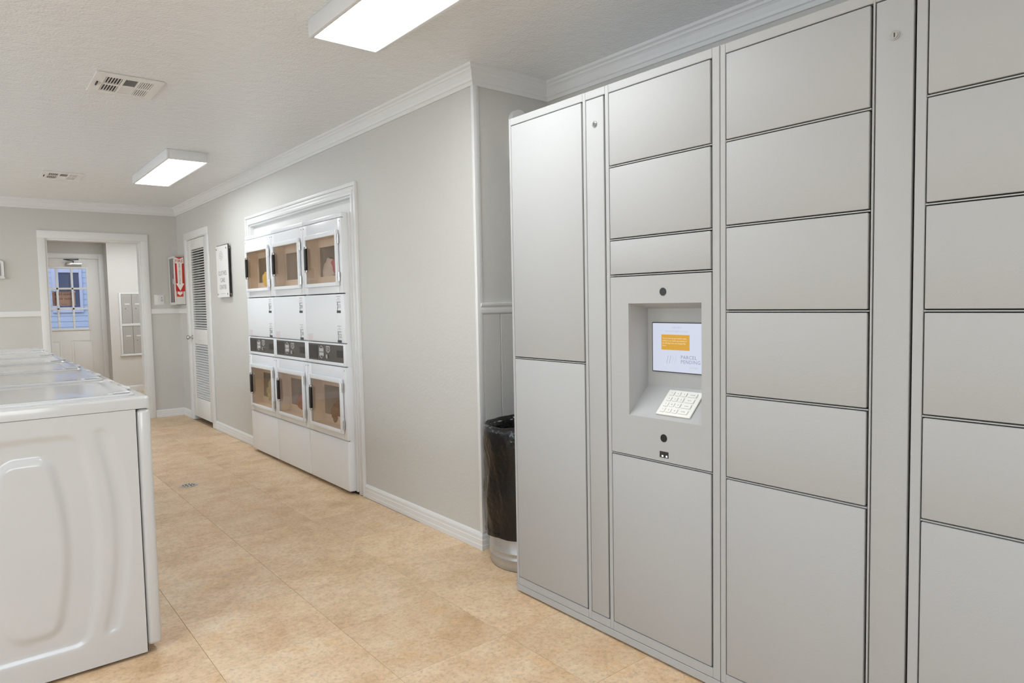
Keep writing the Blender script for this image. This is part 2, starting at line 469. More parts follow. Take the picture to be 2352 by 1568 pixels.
# corner bead at the outside wall corner
o = MB().box(XW-.008, XW+.020, YC-.010, YC+.012, .086, 2.337, .003, 2).box(XW+.021, XW+.030, YC-.006, YC, .086, 2.337, .002, 1).build('trim_11', 'trim', smooth=True)
struct(o, 'white corner strip on the outside wall corner', 'corner trim')
# wainscot boards on the return wall
wn = thing('wainscot', (XW+.03, YC, .09), 'grey vertical board wainscot behind the trash can', 'wainscot', kind='structure')
yy = XW+.032
for k in range(4):
    wd = .110 if k < 3 else .12
    MB().box(yy, yy+wd-.003, YC-.005, YC+.002, .087, 1.206, .002, 1).build('board', 'wall', wn)
    yy += wd
# casing of the back opening
cs = MB()
cs.box(.668, DX0, YB-.018, YB, 0, DZ, .003).box(DX1, 1.712, YB-.018, YB, 0, DZ, .003).box(.668, 1.712, YB-.018, YB, DZ, 2.11, .003)
cs.box(DX0-.001, DX0+.018, YB-.005, YB+.135, 0, DZ-.018, .002).box(DX1-.018, DX1+.001, YB-.005, YB+.135, 0, DZ-.018, .002).box(DX0-.001, DX1+.001, YB-.005, YB+.135, DZ-.018, DZ+.001, .002)
struct(cs.build('trim_12', 'trim', smooth=True), 'white casing of the opening to the entry', 'door casing')
# casing of the dryer opening (stepped profile)
cs = MB()
def casing_steps(b, y0, y1, z1, zt, inner):
    for wd, dp in inner:
        b.box(XW-dp, XW+.002, y0-.0, y0+wd, 0, z1+wd*.0, .002)
    return b
for a, b_, dp in ((0, .024, .020), (.024, .050, .012), (.050, .078, .017)):
    # right jamb (towards camera), left jamb, head
    cs.box(XW-dp, XW+.002, OY0-.085+a, OY0-.085+b_, 0, 2.058-b_, .0025)
    cs.box(XW-dp, XW+.002, OY1+.085-b_, OY1+.085-a, 0, 2.058-b_, .0025)
    cs.box(XW-dp, XW+.002, OY0-.085+a, OY1+.085-a, 2.058-b_, 2.058-a, .0025)
cs.box(XW-.006, XW+.12, OY0-.008, OY0+.010, 0, OZ-.008, .002).box(XW-.006, XW+.12, OY1-.010, OY1+.008, 0, OZ-.008, .002).box(XW-.006, XW+.12, OY0, OY1, OZ-.008, OZ+.01, .002)
struct(cs.build('trim_13', 'trim', smooth=True), 'white stepped casing around the dryers', 'casing')
# header infill above the dryers
struct(MB().box(XW+.03, XW+.06, OY0, OY1, 1.80, OZ).box(XD_+.048, XW+.06, OY0-.012, 4.141, .02, 1.87).box(XD_+.048, XW+.06, 6.0615, OY1+.012, .02, 1.87).build('trim_14', 'door_white'), 'white infill panel above the dryers', 'infill panel')
# casing of the louvered door
cs = MB()
cs.box(XW-.018, XW, 7.395, LY0+.004, 0, LZ-.004, .003).box(XW-.018, XW, LY1-.004, 8.335, 0, LZ-.004, .003).box(XW-.018, XW, 7.395, 8.335, LZ-.004, 2.098, .003)
cs.box(XW-.006, XW+.12, LY0-.001, LY0+.012, 0, LZ-.012).box(XW-.006, XW+.12, LY1-.012, LY1+.001, 0, LZ-.012).box(XW-.006, XW+.12, LY0, LY1, LZ-.012, LZ+.001)
struct(cs.build('trim_15', 'trim', smooth=True), 'white casing of the louvered closet door', 'door casing')

# ------------------------------------------------------------------ louvered door
ld = thing('door_1', (XW, 7.87, 0), 'narrow white louvered closet door with a chrome knob', 'door', kind='structure')
a0, a1 = XW-.002, XW+.030
st = MB()
y0, y1 = LY0+.014, LY1-.014
st.box(a0, a1, y0, y0+.105, .045, 2.014, .003).box(a0, a1, y1-.105, y1, .045, 2.014, .003)
st.box(a0, a1, y0+.104, y1-.104, 1.905, 2.014, .002).box(a0, a1, y0+.104, y1-.104, .865, 1.030, .002).box(a0, a1, y0+.104, y1-.104, .045, .262, .002)
st.build('door_frame', 'door_white', ld, smooth=True)
sl = None
for zz0, zz1, n in ((1.032, 1.903, 32), (.264, .863, 22)):
    for k in range(n):
        z = zz0+(k+.5)*(zz1-zz0)/n
        if sl is None:
            h = .0090
            pr = [(-.013, -h), (-.008, -h), (.012, h), (.007, h)]
            sl = MB().prism([(p[0]+XW+.013, p[1]) for p in pr], 1, y0+.10, y1-.10)
            sl.v = [(p[0], p[1], p[2]) for p in sl.v]
            sl = sl.build('slat', 'door_white', ld)
            o = sl
        else:
            o = sl.copy(); COL.objects.link(o)
        o.location = (0, 0, z)
kn = MB().cyl((a0, 8.19, .935), (a0-.006, 8.19, .935), .026, 20).cyl((a0-.006, 8.19, .935), (a0-.03, 8.19, .935), .010, 14).build('knob_plate', 'chrome', ld, True)
pr = [(.001, -.03), (.016, -.032), (.025, -.042), (.026, -.052), (.018, -.062), (.001, -.064)]
v = MB().lathe([(r_, z_) for r_, z_ in pr], (0, 0), 20)
v.v = [(a0+p[2], 8.19+p[0], .935+p[1]) for p in v.v]
v.build('knob', 'chrome', ld, True, 60)
for z in (.30, 1.83):
    MB().cyl((a0-.006, y0-.006, z-.045), (a0-.006, y0-.006, z+.045), .006, 10).build('hinge', 'door_white', ld, True)

# ------------------------------------------------------------------ outside door
od = thing('door_2', (1.22, YD, 0), 'white outside door with nine window panes', 'door', kind='structure')
GX0, GX1, GZ0, GZ1 = .945, 1.515, .985, 1.885
s0, s1 = YD-.005, YD+.04
sl_ = MB().frame(1, s0, s1, EX0+.012, EX1-.012, .012, EZ-.012, (GX0-EX0-.012, EX1-.012-GX1, GZ0-.012, EZ-.012-GZ1), .0015)
sl_.build('door_slab', 'door_white', od, True)
cs = MB().frame(1, YD-.016, YD+.002, EX0-.07, EX1+.065, 0, 2.105, (.075, .07, 0, .075), .003)
cs.box(EX0-.002, EX0+.012, YD, YD+.10, 0, EZ).box(EX1-.012, EX1+.002, YD, YD+.10, 0, EZ).box(EX0, EX1, YD, YD+.10, EZ-.012, EZ+.002)
cs.build('door_casing', 'trim', od, True)
MB().frame(1, s0-.012, s0+.002, GX0-.022, GX1+.022, GZ0-.022, GZ1+.022, .030, .003).build('glazing_frame', 'trim', od, True)
px, pz = (GX1-GX0)/3, (GZ1-GZ0)/3
for k in (1, 2):
    MB().box(GX0+px*k-.013, GX0+px*k+.013, s0-.006, s1, GZ0, GZ1, .002).build('muntin', 'trim', od)
    MB().box(GX0, GX1, s0-.006, s1, GZ0+pz*k-.013, GZ0+pz*k+.013, .002).build('muntin', 'trim', od)
pane = None
for i in range(3):
    for j in range(3):
        if pane is None:
            pane = MB().box(.0, px, YD+.015, YD+.019, 0, pz); pane.v = [(p[0]+1.22, p[1], p[2]) for p in pane.v]
            o = pane = pane.build('pane', 'glass_clear', od)
        else:
            o = pane.copy(); COL.objects.link(o)
        o.location = (GX0+px*i-1.22, 0, GZ0+pz*j)
for xa, xb in ((.86, 1.145), (1.275, 1.56)):
    b = MB().frame(1, s0-.004, s0+.001, xa, xb, .26, .815, .012, .002).box(xa+.03, xb-.03, s0-.005, s0+.001, .29, .785, .004)
    b.build('panel', 'door_white', od, True)
dc = MB().box(1.255, 1.455, s0-.055, s0, 1.925, 1.965, .006).build('door_closer', 'chrome', od, True)
MB().tube([(1.35, s0-.04, 1.968), (1.35, s0-.04, 1.992), (1.22, s0-.13, 2.006), (1.42, s0-.02, 2.02)], .006, 8).build('closer_arm', 'dark', dc)
MB().box(1.005, 1.028, s0-.02, s0-.012, 1.01, 1.10, .002).build('latch_plate', 'brass', od)

# cardboard notice outside, on the door glass
nb = thing('cardboard_notice', (1.215, YD+.07, 1.33), 'brown cardboard notice taped outside the nine-pane door, seen from behind', 'notice')
MB().box(1.075, 1.36, YD+.055, YD+.060, 1.332, 1.545, .001).build('cardboard', 'cardboard', nb)
MIRY = Matrix(((-1, 0, 0), (0, 0, -1), (0, 1, 0)))
for s_, z, sz in (('please keep', 1.505, .05), ('other door', 1.437, .05), ('closed', 1.355, .028)):
    text(s_, sz, (1.217, YD+.0535, z), MIRY, 'print_dark', nb)
for x in (1.08, 1.35):
    MB().box(x-.014, x+.014, YD+.05, YD+.0545, 1.53, 1.555).build('tape', 'print_white', nb)

# neighbouring house outside
nh = thing('house_facade', (1.6, 15.5, 0), 'pale blue lap-sided house wall outside the entry door', 'building')
bd = MB()
z = 0
while z < 4.4:
    bd.prism([(15.5-.018, z), (15.5-.006, z+.105), (15.56, z+.105), (15.56, z)], 0, -3.0, 6.0)
    z += .105
o = bd.build('siding', 'siding', nh); o['kind'] = 'stuff'
MB().frame(1, 15.44, 15.51, 1.38, 1.87, 1.22, 2.08, (.11, .05, .10, .10), .004).build('window_frame', 'siding_trim', nh)
for xa, xb in ((1.49, 1.655), (1.665, 1.82)):
    for za, zb in ((1.32, 1.645), (1.655, 1.98)):
        MB().box(xa, xb, 15.47, 15.48, za, zb).build('pane', 'far_glass', nh)
MB().box(1.655, 1.665, 15.462, 15.485, 1.32, 1.98).box(1.49, 1.82, 15.462, 15.485, 1.645, 1.655).build('sash_bar', 'charcoal', nh)
struct(MB().box(-6, 9, 12.15, 15.6, -.2, -.06).build('ground', 'asphalt'), 'pale concrete walk outside the entry door', 'ground')

# ------------------------------------------------------------------ ceiling lights
def ceiling_light(x0, x1, y0, y1, label, zb=2.358):
    t = thing('ceiling_light', ((x0+x1)/2, (y0+y1)/2, ZC), label, 'ceiling light', 'fluorescent ceiling lights')
    MB().frame(2, zb, ZC, x0, x1, y0, y1, .018, .003).box(x0+.01, x1-.01, y0+.01, y1-.01, ZC-.012, ZC).build('housing', 'trim', t, True)
    MB().box(x0+.017, x1-.017, y0+.017, y1-.017, zb+.004, zb+.012).build('diffuser', 'diffuser', t)
ceiling_light(1.165, 1.478, 1.495, 2.718, 'large ceiling light nearest the camera, in front of the lockers')
ceiling_light(1.232, 1.530, 5.475, 6.745, 'small-looking ceiling light farther back, near the dryers')
ceiling_light(1.165, 1.478, -1.7, -.5, 'unseen ceiling light added for fill behind the camera on the locker side')  # fixture added out of view for flatter lighting
ceiling_light(-1.35, -1.04, 1.495, 2.718, 'ceiling light left of the camera beyond the washers')
ceiling_light(-1.35, -1.04, 5.475, 6.745, 'unseen ceiling light added for fill at the far left beyond the washers')  # another unseen fixture, added to even out the room light
ceiling_light(1.25, 2.45, 9.7, 10.01, 'extra ceiling light added to brighten the entry room, nearer the laundry, hidden above the opening')  # second entry fixture, added to brighten the mailbox wall
ceiling_light(1.25, 2.45, 10.7, 11.01, 'ceiling light of the entry room nearer the mailboxes, hidden above the opening')

# ------------------------------------------------------------------ ceiling registers
def register(x0, y0, wx, wy, label):
    t = thing('ceiling_vent', (x0+wx/2, y0+wy/2, ZC), label, 'air vent', 'ceiling air vents')
    zb = ZC-.008
    # face plate with three openings left to right
    ox = [(.16, .41), (.445, .63), (.665, .86)]
    oy = [(.14, .47), (.53, .86)]
    p = MB()
    xs_ = [0, .16, .41, .445, .63, .665, .86, 1]
    for i in range(7):
        solid = i in (0, 2, 4, 6)
        xa, xb = x0+wx*xs_[i], x0+wx*xs_[i+1]
        if solid: p.box(xa, xb, y0, y0+wy, zb, ZC-.001)
        else:
            for ya, yb in ((0, .14), (.47, .53), (.86, 1)):
                p.box(xa, xb, y0+wy*ya, y0+wy*yb, zb, ZC-.001)
    p.build('face_plate', 'vent_white', t)
    MB().box(x0+.02, x0+wx-.02, y0+.02, y0+wy-.02, ZC-.0015, ZC+.0005).build('duct_shade', 'vent_dark', t)  # dark plate coloured as the shade inside the duct
    for gi, (xa, xb) in enumerate(ox):
        for ya, yb in oy:
            if gi == 1:
                n = 9
                for k in range(n):
                    yk = y0+wy*(ya+(k+.5)*(yb-ya)/n)
                    tl = .004 if ya < .3 else -.004
                    MB().prism([(yk-.0055, zb+.001), (yk-.0035, zb+.001), (yk+.0055, ZC-.002), (yk+.0035, ZC-.002)] if tl > 0 else [(yk+.0055, zb+.001), (yk+.0035, zb+.001), (yk-.0055, ZC-.002), (yk-.0035, ZC-.002)], 0, x0+wx*xa, x0+wx*xb).build('slat', 'vent_white', t)
            else:
                n = 6
                for k in range(n):
                    xk = x0+wx*(xa+(k+.5)*(xb-xa)/n)
                    s_ = 1 if gi == 0 else -1
                    wv = .0018 if gi == 0 else .0055
                    if gi == 2: s_ = 0
                    MB().prism([(xk-s_*.004-wv/2, zb), (xk-s_*.004+wv/2, zb), (xk+s_*.004+wv/2, ZC-.002), (xk+s_*.004-wv/2, ZC-.002)], 1, y0+wy*ya, y0+wy*yb).build('slat', 'vent_white', t)
    MB().box(x0+.02, x0+.026, y0+wy*.42, y0+wy*.6, zb-.006, zb+.001, .001).build('lever', 'vent_dark', t)
register(.580, 3.885, .305, .355, 'white ceiling air vent nearer the camera')
register(.598, 6.885, .297, .375, 'white ceiling air vent farther back by the far light')

# ------------------------------------------------------------------ floor drain
fd = thing('floor_drain', (1.205, 5.18, 0), 'round perforated steel floor drain in front of the dryers', 'floor drain')
MB().cyl((1.205, 5.18, 0), (1.205, 5.18, .002), .062, 32).build('rim', 'steel_drain', fd)
MB().cyl((1.205, 5.18, .002), (1.205, 5.18, .003), .052, 32).build('grate', 'steel_drain', fd)
for r_, n in ((.018, 6), (.037, 10)):
    for k in range(n):
        t_ = 2*math.pi*k/n
        c = (1.205+r_*math.cos(t_), 5.18+r_*math.sin(t_))
        MB().cyl((c[0], c[1], .003), (c[0], c[1], .0035), .0062, 10).build('hole', 'gap', fd)

# ------------------------------------------------------------------ parcel lockers
DEP = .60
def bevdoor(b, y0, y1, z0, z1, x=XL-.0015):
    return b.box(x, x+.018, y0+.003, y1, z0, z1, .0025, 2)

def locker_unit(yr, label, left, kiosk):
    """yr = y of the right end; 1.023 wide"""
    yl = yr+1.023
    t = thing('parcel_locker', (XL+DEP/2, (yl+yr)/2, 0), label, 'parcel locker', 'grey parcel lockers')
    g = .0035
    c1 = (yl-.447, yl-.017); st_ = (yl-.543, yl-.449+0); c2 = (yr+.027, yr+.459)
    c1 = (yl-.433, yl-.017) if left == 'tall' else (yl-.443, yl-.022)
    st_ = (yl-.545, yl-.455)
    c2 = (yr+.030, yr+.454) if kiosk else (yr+.026, yr+.447)
    zt, zb_ = 1.999, .072
    b = MB()
    b.box(XL+.02, XL+DEP, yl-.003, yl-.0003, .037, 2.031).box(XL+.02, XL+DEP, yr+.0003, yr+.003, .037, 2.031)
    b.box(XL+.02, XL+DEP-.003, yr+.003, yl-.003, 2.028, 2.031).box(XL+DEP-.003, XL+DEP, yr+.003, yl-.003, .037, 2.031)
    # face frame
    e = [yl] + [c1[1]+g, c1[0]-g, st_[1]+g, st_[0]-g, c2[1]+g, c2[0]-g] + [yr]
    for k in range(0, 8, 2):
        b.box(XL, XL+.02, e[k+1], e[k], .036, 2.0315, .0015, 1)
    for k in range(1, 7, 2):
        b.box(XL, XL+.02, e[k+1], e[k], zt+g, 2.0315, .0015, 1)
        b.box(XL, XL+.02, e[k+1], e[k], .036, zb_-g, .0015, 1)
    b.build('body', 'locker', t)
    if kiosk:
        MB().frame(0, XL+.022, XL+.03, yr+.01, yl-.01, .05, 2.02, (1.297-.012-yr-.01, yl-.01-1.6015-.012, .857-.012-.05, 2.02-1.252-.012)).build('gap_shade_sheet', 'gap', t)  # dark sheet standing for the shade behind the door gaps
    else:
        MB().box(XL+.022, XL+.03, yr+.01, yl-.01, .05, 2.02).build('gap_shade_sheet', 'gap', t)
    MB().box(XL+.006, XL+DEP, yr+.002, yl-.002, .006, .0365).box(XL-.001, XL+.01, yr, yl, .008, .0345, .001, 1).build('plinth', 'locker', t)
    for yy_ in (yl-.05, yr+.05):
        for xx in (XL+.05, XL+DEP-.05):
            MB().cyl((xx, yy_, 0), (xx, yy_, .012), .015, 12).build('foot', 'dark', t)
    def col(c, cuts):
        for za, zb2 in cuts:
            bevdoor(MB(), c[0], c[1], za, zb2).build('locker_door', 'locker', t, True)
        for za, zb2 in cuts[:-1]:
            MB().box(XL+.0005, XL+.018, c[0]-.002, c[1]+.002, zb2+.0032, zb2+.0062).build('shelf_edge', 'locker', t)
    six = [zb_, .704, .965, 1.2245, 1.483, 1.741, zt]
    cuts6 = [(six[k]+(.0048 if k else 0), six[k+1]-(.0048 if k < 5 else 0)) for k in range(6)]
    if left == 'tall':
        col(c1, [(zb_, 1.0225), (1.0325, zt)])
    else:
        col(c1, cuts6)
    sd = bevdoor(MB(), st_[0], st_[1], zb_, zt).build('service_door', 'locker', t, True)
    yk, zk = (st_[0]+st_[1])/2, 1.906
    lk = MB().cyl((XL, yk, zk), (XL-.004, yk, zk), .0115, 24).cyl((XL-.004, yk, zk), (XL-.006, yk, zk), .008, 24)
    lk.build('lock', 'chrome', sd, True)
    MB().box(XL-.0066, XL-.0055, yk-.0012, yk+.0012, zk-.005, zk+.005).build('keyhole', 'black', sd)
    if not kiosk:
        col(c2, cuts6)
        return t
    k6 = [(zb_, .7035), (1.3565, 1.4755), (1.4855, 1.7355), (1.7455, zt)]
    for za, zb2 in k6:
        bevdoor(MB(), c2[0], c2[1], za, zb2).build('locker_door', 'locker', t, True)
    for zz in (.7085, 1.3515, 1.4805, 1.7405):
        MB().box(XL+.0005, XL+.018, c2[0]-.002, c2[1]+.002, zz-.0015, zz+.0015).build('shelf_edge', 'locker', t)
    # kiosk panel
    RY0, RY1, RZ0, RZ1 = 1.297, 1.6015, .857, 1.252
    kp = MB()
    x = XL-.0015
    kp.frame(0, x, x+.016, c2[0], c2[1], .7135, 1.3465, (RY0-c2[0], c2[1]-RY1, RZ0-.7135, 1.3465-RZ1), 0)
    kp = kp.build('kiosk_panel', 'locker', t)
    xb = XL+.105
    # recess: left/right cheeks, top, back, sloping shelf
    zs1 = .955; zt1 = 1.232
    rc = MB()
    A = [(x+.001, RY1+.0012, RZ0-.001), (x+.001, RY1+.0012, RZ1+.0012), (xb, RY1+.0012, zt1), (xb, RY1+.0012, zs1)]
    B = [(p[0], RY0-.0012, p[2]) for p in A]
    rc.add(A, [(0, 1, 2, 3)]).add(B, [(0, 1, 2, 3)])
    rc.add([A[1], A[2], B[2], B[1]], [(0, 1, 2, 3)]).add([A[2], A[3], B[3], B[2]], [(0, 1, 2, 3)]).add([A[0], A[3], B[3], B[0]], [(0, 1, 2, 3)])
    rc.build('recess', 'locker', kp)
    for zz in (1.290, .794):
        MB().cyl((x, 1.449, zz), (x-.0015, 1.449, zz), .0135, 28).build('camera_lens', 'black', kp, True)
    MB().box(x-.0012, x, 1.430, 1.466, .727, .748).build('scanner_window', 'dark', kp)
    for yy_, zz in ((1.454, .7325), (1.437, .7325)):
        MB().box(x-.002, x-.0012, yy_-.0024, yy_+.0024, zz-.0024, zz+.0024).build('led', 'led', kp)
    # screen
    SY0, SY1, SZ0, SZ1 = 1.328, 1.577, 1.009, 1.180
    sb = MB().box(xb-.003, xb-.0005, SY0-.003, SY1+.003, SZ0-.003, SZ1+.003).build('screen_bezel', 'black', t)
    MB().box(xb-.0038, xb-.003, SY0, SY1, SZ0, SZ1).build('screen', 'screen', sb)
    xs_ = xb-.0042
    MB().box(xs_-.0002, xs_+.0004, 1.418, 1.538, 1.086, 1.140).build('notice_box', 'scr_orange', sb)
    text('You can now use your mobile wallet,\nwaitlist in our mobile app available in\nthe iOS App Store and Google Play\nStore.', .0066, (xs_-.0006, 1.533, 1.130), FACE_X, 'scr_white', sb, 'LEFT', valign='TOP', line=1.3, ext=.0001, spacing=1.04)
    text('WELCOME', .0085, (xs_-.0002, 1.472, 1.165), FACE_X, 'scr_pale', sb, ext=.0001)
    text('TAP ANYWHERE TO START', .0078, (xs_-.0002, 1.472, 1.151), FACE_X, 'scr_pale', sb, ext=.0001)
    text('PARCEL\nPENDING', .0175, (xs_-.0002, 1.455, 1.054), FACE_X, 'scr_grey', sb, 'LEFT', ext=.0001, spacing=1.12, line=.9)
    text('by Quadient', .0075, (xs_-.0002, 1.420, 1.028), FACE_X, 'scr_pale', sb, 'LEFT', ext=.0001)
    for k in range(4):
        yk = 1.512-k*.0115
        MB().prism([(yk+.004, 1.038), (yk+.003, 1.038), (yk-.004, 1.066), (yk-.003, 1.066)], 0, xs_-.0003, xs_+.0002).build('logo_stroke', 'scr_grey' if k < 2 else 'scr_pale', sb)
    # keypad lying on the sloping shelf
    dx, dz = xb-(x+.001), zs1-RZ0
    ln = math.hypot(dx, dz); u = Vector((dx/ln, 0, dz/ln)); nn = Vector((-dz/ln, 0, dx/ln)); o0 = Vector((x+.001, 0, RZ0))
    def slab(y_0, y_1, s0_, s1_, h0, h1, name, m, par, bev=.001):
        b2 = MB().box(s0_, s1_, y_0, y_1, h0, h1, bev, 1)
        b2.v = [tuple(o0+u*p[0]+nn*p[2]+Vector((0, p[1], 0))) for p in b2.v]
        return b2.build(name, m, par)
    K0, K1, S0, S1 = 1.352, 1.494, .018, .128
    kd = slab(K0, K1, S0, S1, 0, .005, 'keypad', 'keypad', t, .0015)
    rot = Matrix((Vector((0, -1, 0)), u, nn)).transposed()
    leg = [['*', '0', '#', 'ENTER'], ['7', '8', '9', 'CLEAR'], ['4', '5', '6', 'BACK'], ['1', '2', '3', 'CANCEL']]
    for r_ in range(4):
        for c_ in range(4):
            ya = K1-.013-c_*.0255
            wd = .019 if c_ < 3 else .036
            sa = S0+.010+r_*.0245
            slab(ya-wd, ya, sa, sa+.0175, .005, .0085, 'key', 'keypad', kd, .0012)
            p = o0+u*(sa+.00875)+nn*.0086+Vector((0, ya-wd/2, 0))
            text(leg[r_][c_], .009 if c_ < 3 else .0055, p, rot, 'print_grey', kd, ext=.0001, name='key_legend')
    return t
locker_unit(1.231, 'grey parcel locker with touch screen, keypad and two tall doors', 'tall', True)
locker_unit(.206, 'grey parcel locker at the right edge with two columns of six doors', 'six', False)

# ------------------------------------------------------------------ rounded board on the return wall
b = MB()
pts = [(2.248, 2.0)] + [(2.297-.049*math.cos(a), 2.205+.049*math.sin(a)) for a in [math.pi*k/14 for k in range(15)]] + [(2.346, 2.0)]
b.prism(pts, 1, YC-.034, YC-.001)
tag(b.build('rounded_board', 'trim'), 'white wooden board with rounded top on the return wall above the trash can', 'board')

# ------------------------------------------------------------------ trash can and bag
TC = (2.140, 2.505)
tcn = thing('trash_can', (TC[0], TC[1], 0), 'galvanized steel trash can beside the lockers, mostly covered by a black bag', 'trash can')
prof = [(.001, .006), (.200, .006), (.203, .002), (.206, .004), (.208, .03), (.209, .048), (.213, .053), (.213, .058), (.209, .063), (.209, .078), (.213, .083), (.213, .089), (.209, .094)]
n = 96
b = MB()
v = []; f = []
full = prof + [(.209+.010*k/8, .094+(.66-.094)*k/8) for k in range(1, 9)] + [(.223, .668), (.217, .672), (.205, .66), (.197, .05), (.001, .05)]
for k, (r_, z) in enumerate(full):
    for i in range(n):
        t_ = 2*math.pi*i/n
        rr = r_ + (.0022*math.sin(24*t_) if .094 < z < .655 and k < len(prof)+8 else 0)
        v.append((TC[0]+rr*math.cos(t_), TC[1]+rr*math.sin(t_), z))
for k in range(len(full)-1):
    for i in range(n):
        f.append((k*n+i, k*n+(i+1) % n, (k+1)*n+(i+1) % n, (k+1)*n+i))
b.add(v, f).build('can', 'galv', tcn, True, 60)
bag = thing('trash_bag', (TC[0], TC[1], .15), 'glossy black plastic bag folded over the rim of the steel trash can', 'trash bag')
n, v, f = 160, [], []
rows = [(.001, .19), (.172, .19), (.176, .22), (.180, .40), (.186, .58), (.196, .650), (.210, .684), (.220, .689), (.229, .681)] + [(.231+.004*math.sin(k*.5), .68-.022*k) for k in range(1, 24)] + [(.230, .158), (.226, .156)]
for k, (r_, z) in enumerate(rows):
    out = k >= 8
    for i in range(n):
        t_ = 2*math.pi*i/n
        d = max(0, .688-z)
        ph = t_*11 + 4.0*d
        fold = 1-abs(math.sin(ph+1.7*math.sin(3*t_)))**.5
        w_ = noise.noise(Vector((3*math.cos(t_), 3*math.sin(t_), 4*z)))
        w2 = noise.noise(Vector((9*math.cos(t_+z*1.5), 9*math.sin(t_+z*1.5), 3*z+7)))
        rr = r_ + (.005*w_ + .006*abs(w2) + .0085*fold*min(1, d*5)*(.4+.6*abs(noise.noise(Vector((2.2*math.cos(t_), 2.2*math.sin(t_), 1.5*z+3)))))*(1-.5*d/.53) if out else .006*w2-.002*fold)
        zz = z + (.006*noise.noise(Vector((2*math.cos(t_), 2*math.sin(t_), 1.0))) + (.012*math.sin(t_+2.6) if z > .6 else 0))
        if k >= len(rows)-2: zz = z + .012*noise.noise(Vector((2*math.cos(t_), 2*math.sin(t_), 5.0)))
        v.append((TC[0]+rr*math.cos(t_), TC[1]+rr*math.sin(t_), zz))
for k in range(len(rows)-1):
    for i in range(n):
        f.append((k*n+i, k*n+(i+1) % n, (k+1)*n+(i+1) % n, (k+1)*n+i))
MB().add(v, f).build('bag_film', 'bag', bag, True, 80)

# ------------------------------------------------------------------ dryers
XD = 1.95
DW = .640
def label_block(par, yc, zt_, num):
    x = XD-.0009
    for dz, wd, m, h in ((0, .056, 'print_pale', .005), (-.014, .030, 'print_pale', .004), (-.024, .060, 'print_pale', .003), (-.037, .058, 'print_grey', .005)):
        MB().box(x, x+.0008, yc-wd/2, yc+wd/2, zt_+dz-h, zt_+dz).build('label_line', m, par)
    MB().box(x, x+.0008, yc-.030, yc+.030, zt_-.112, zt_-.095).build('label_bar', 'print_dark', par)
    vert = Matrix((Vector((0, 0, 1)), Vector((0, 1, 0)), Vector((-1, 0, 0)))).transposed()
    text('DRYER', .018, (x, yc+.016, zt_-.068), vert, 'print_dark', par, ext=.0003, spacing=.9)
    text(num, .040, (x, yc-.012, zt_-.068), FACE_X, 'print_grey', par, ext=.0003)

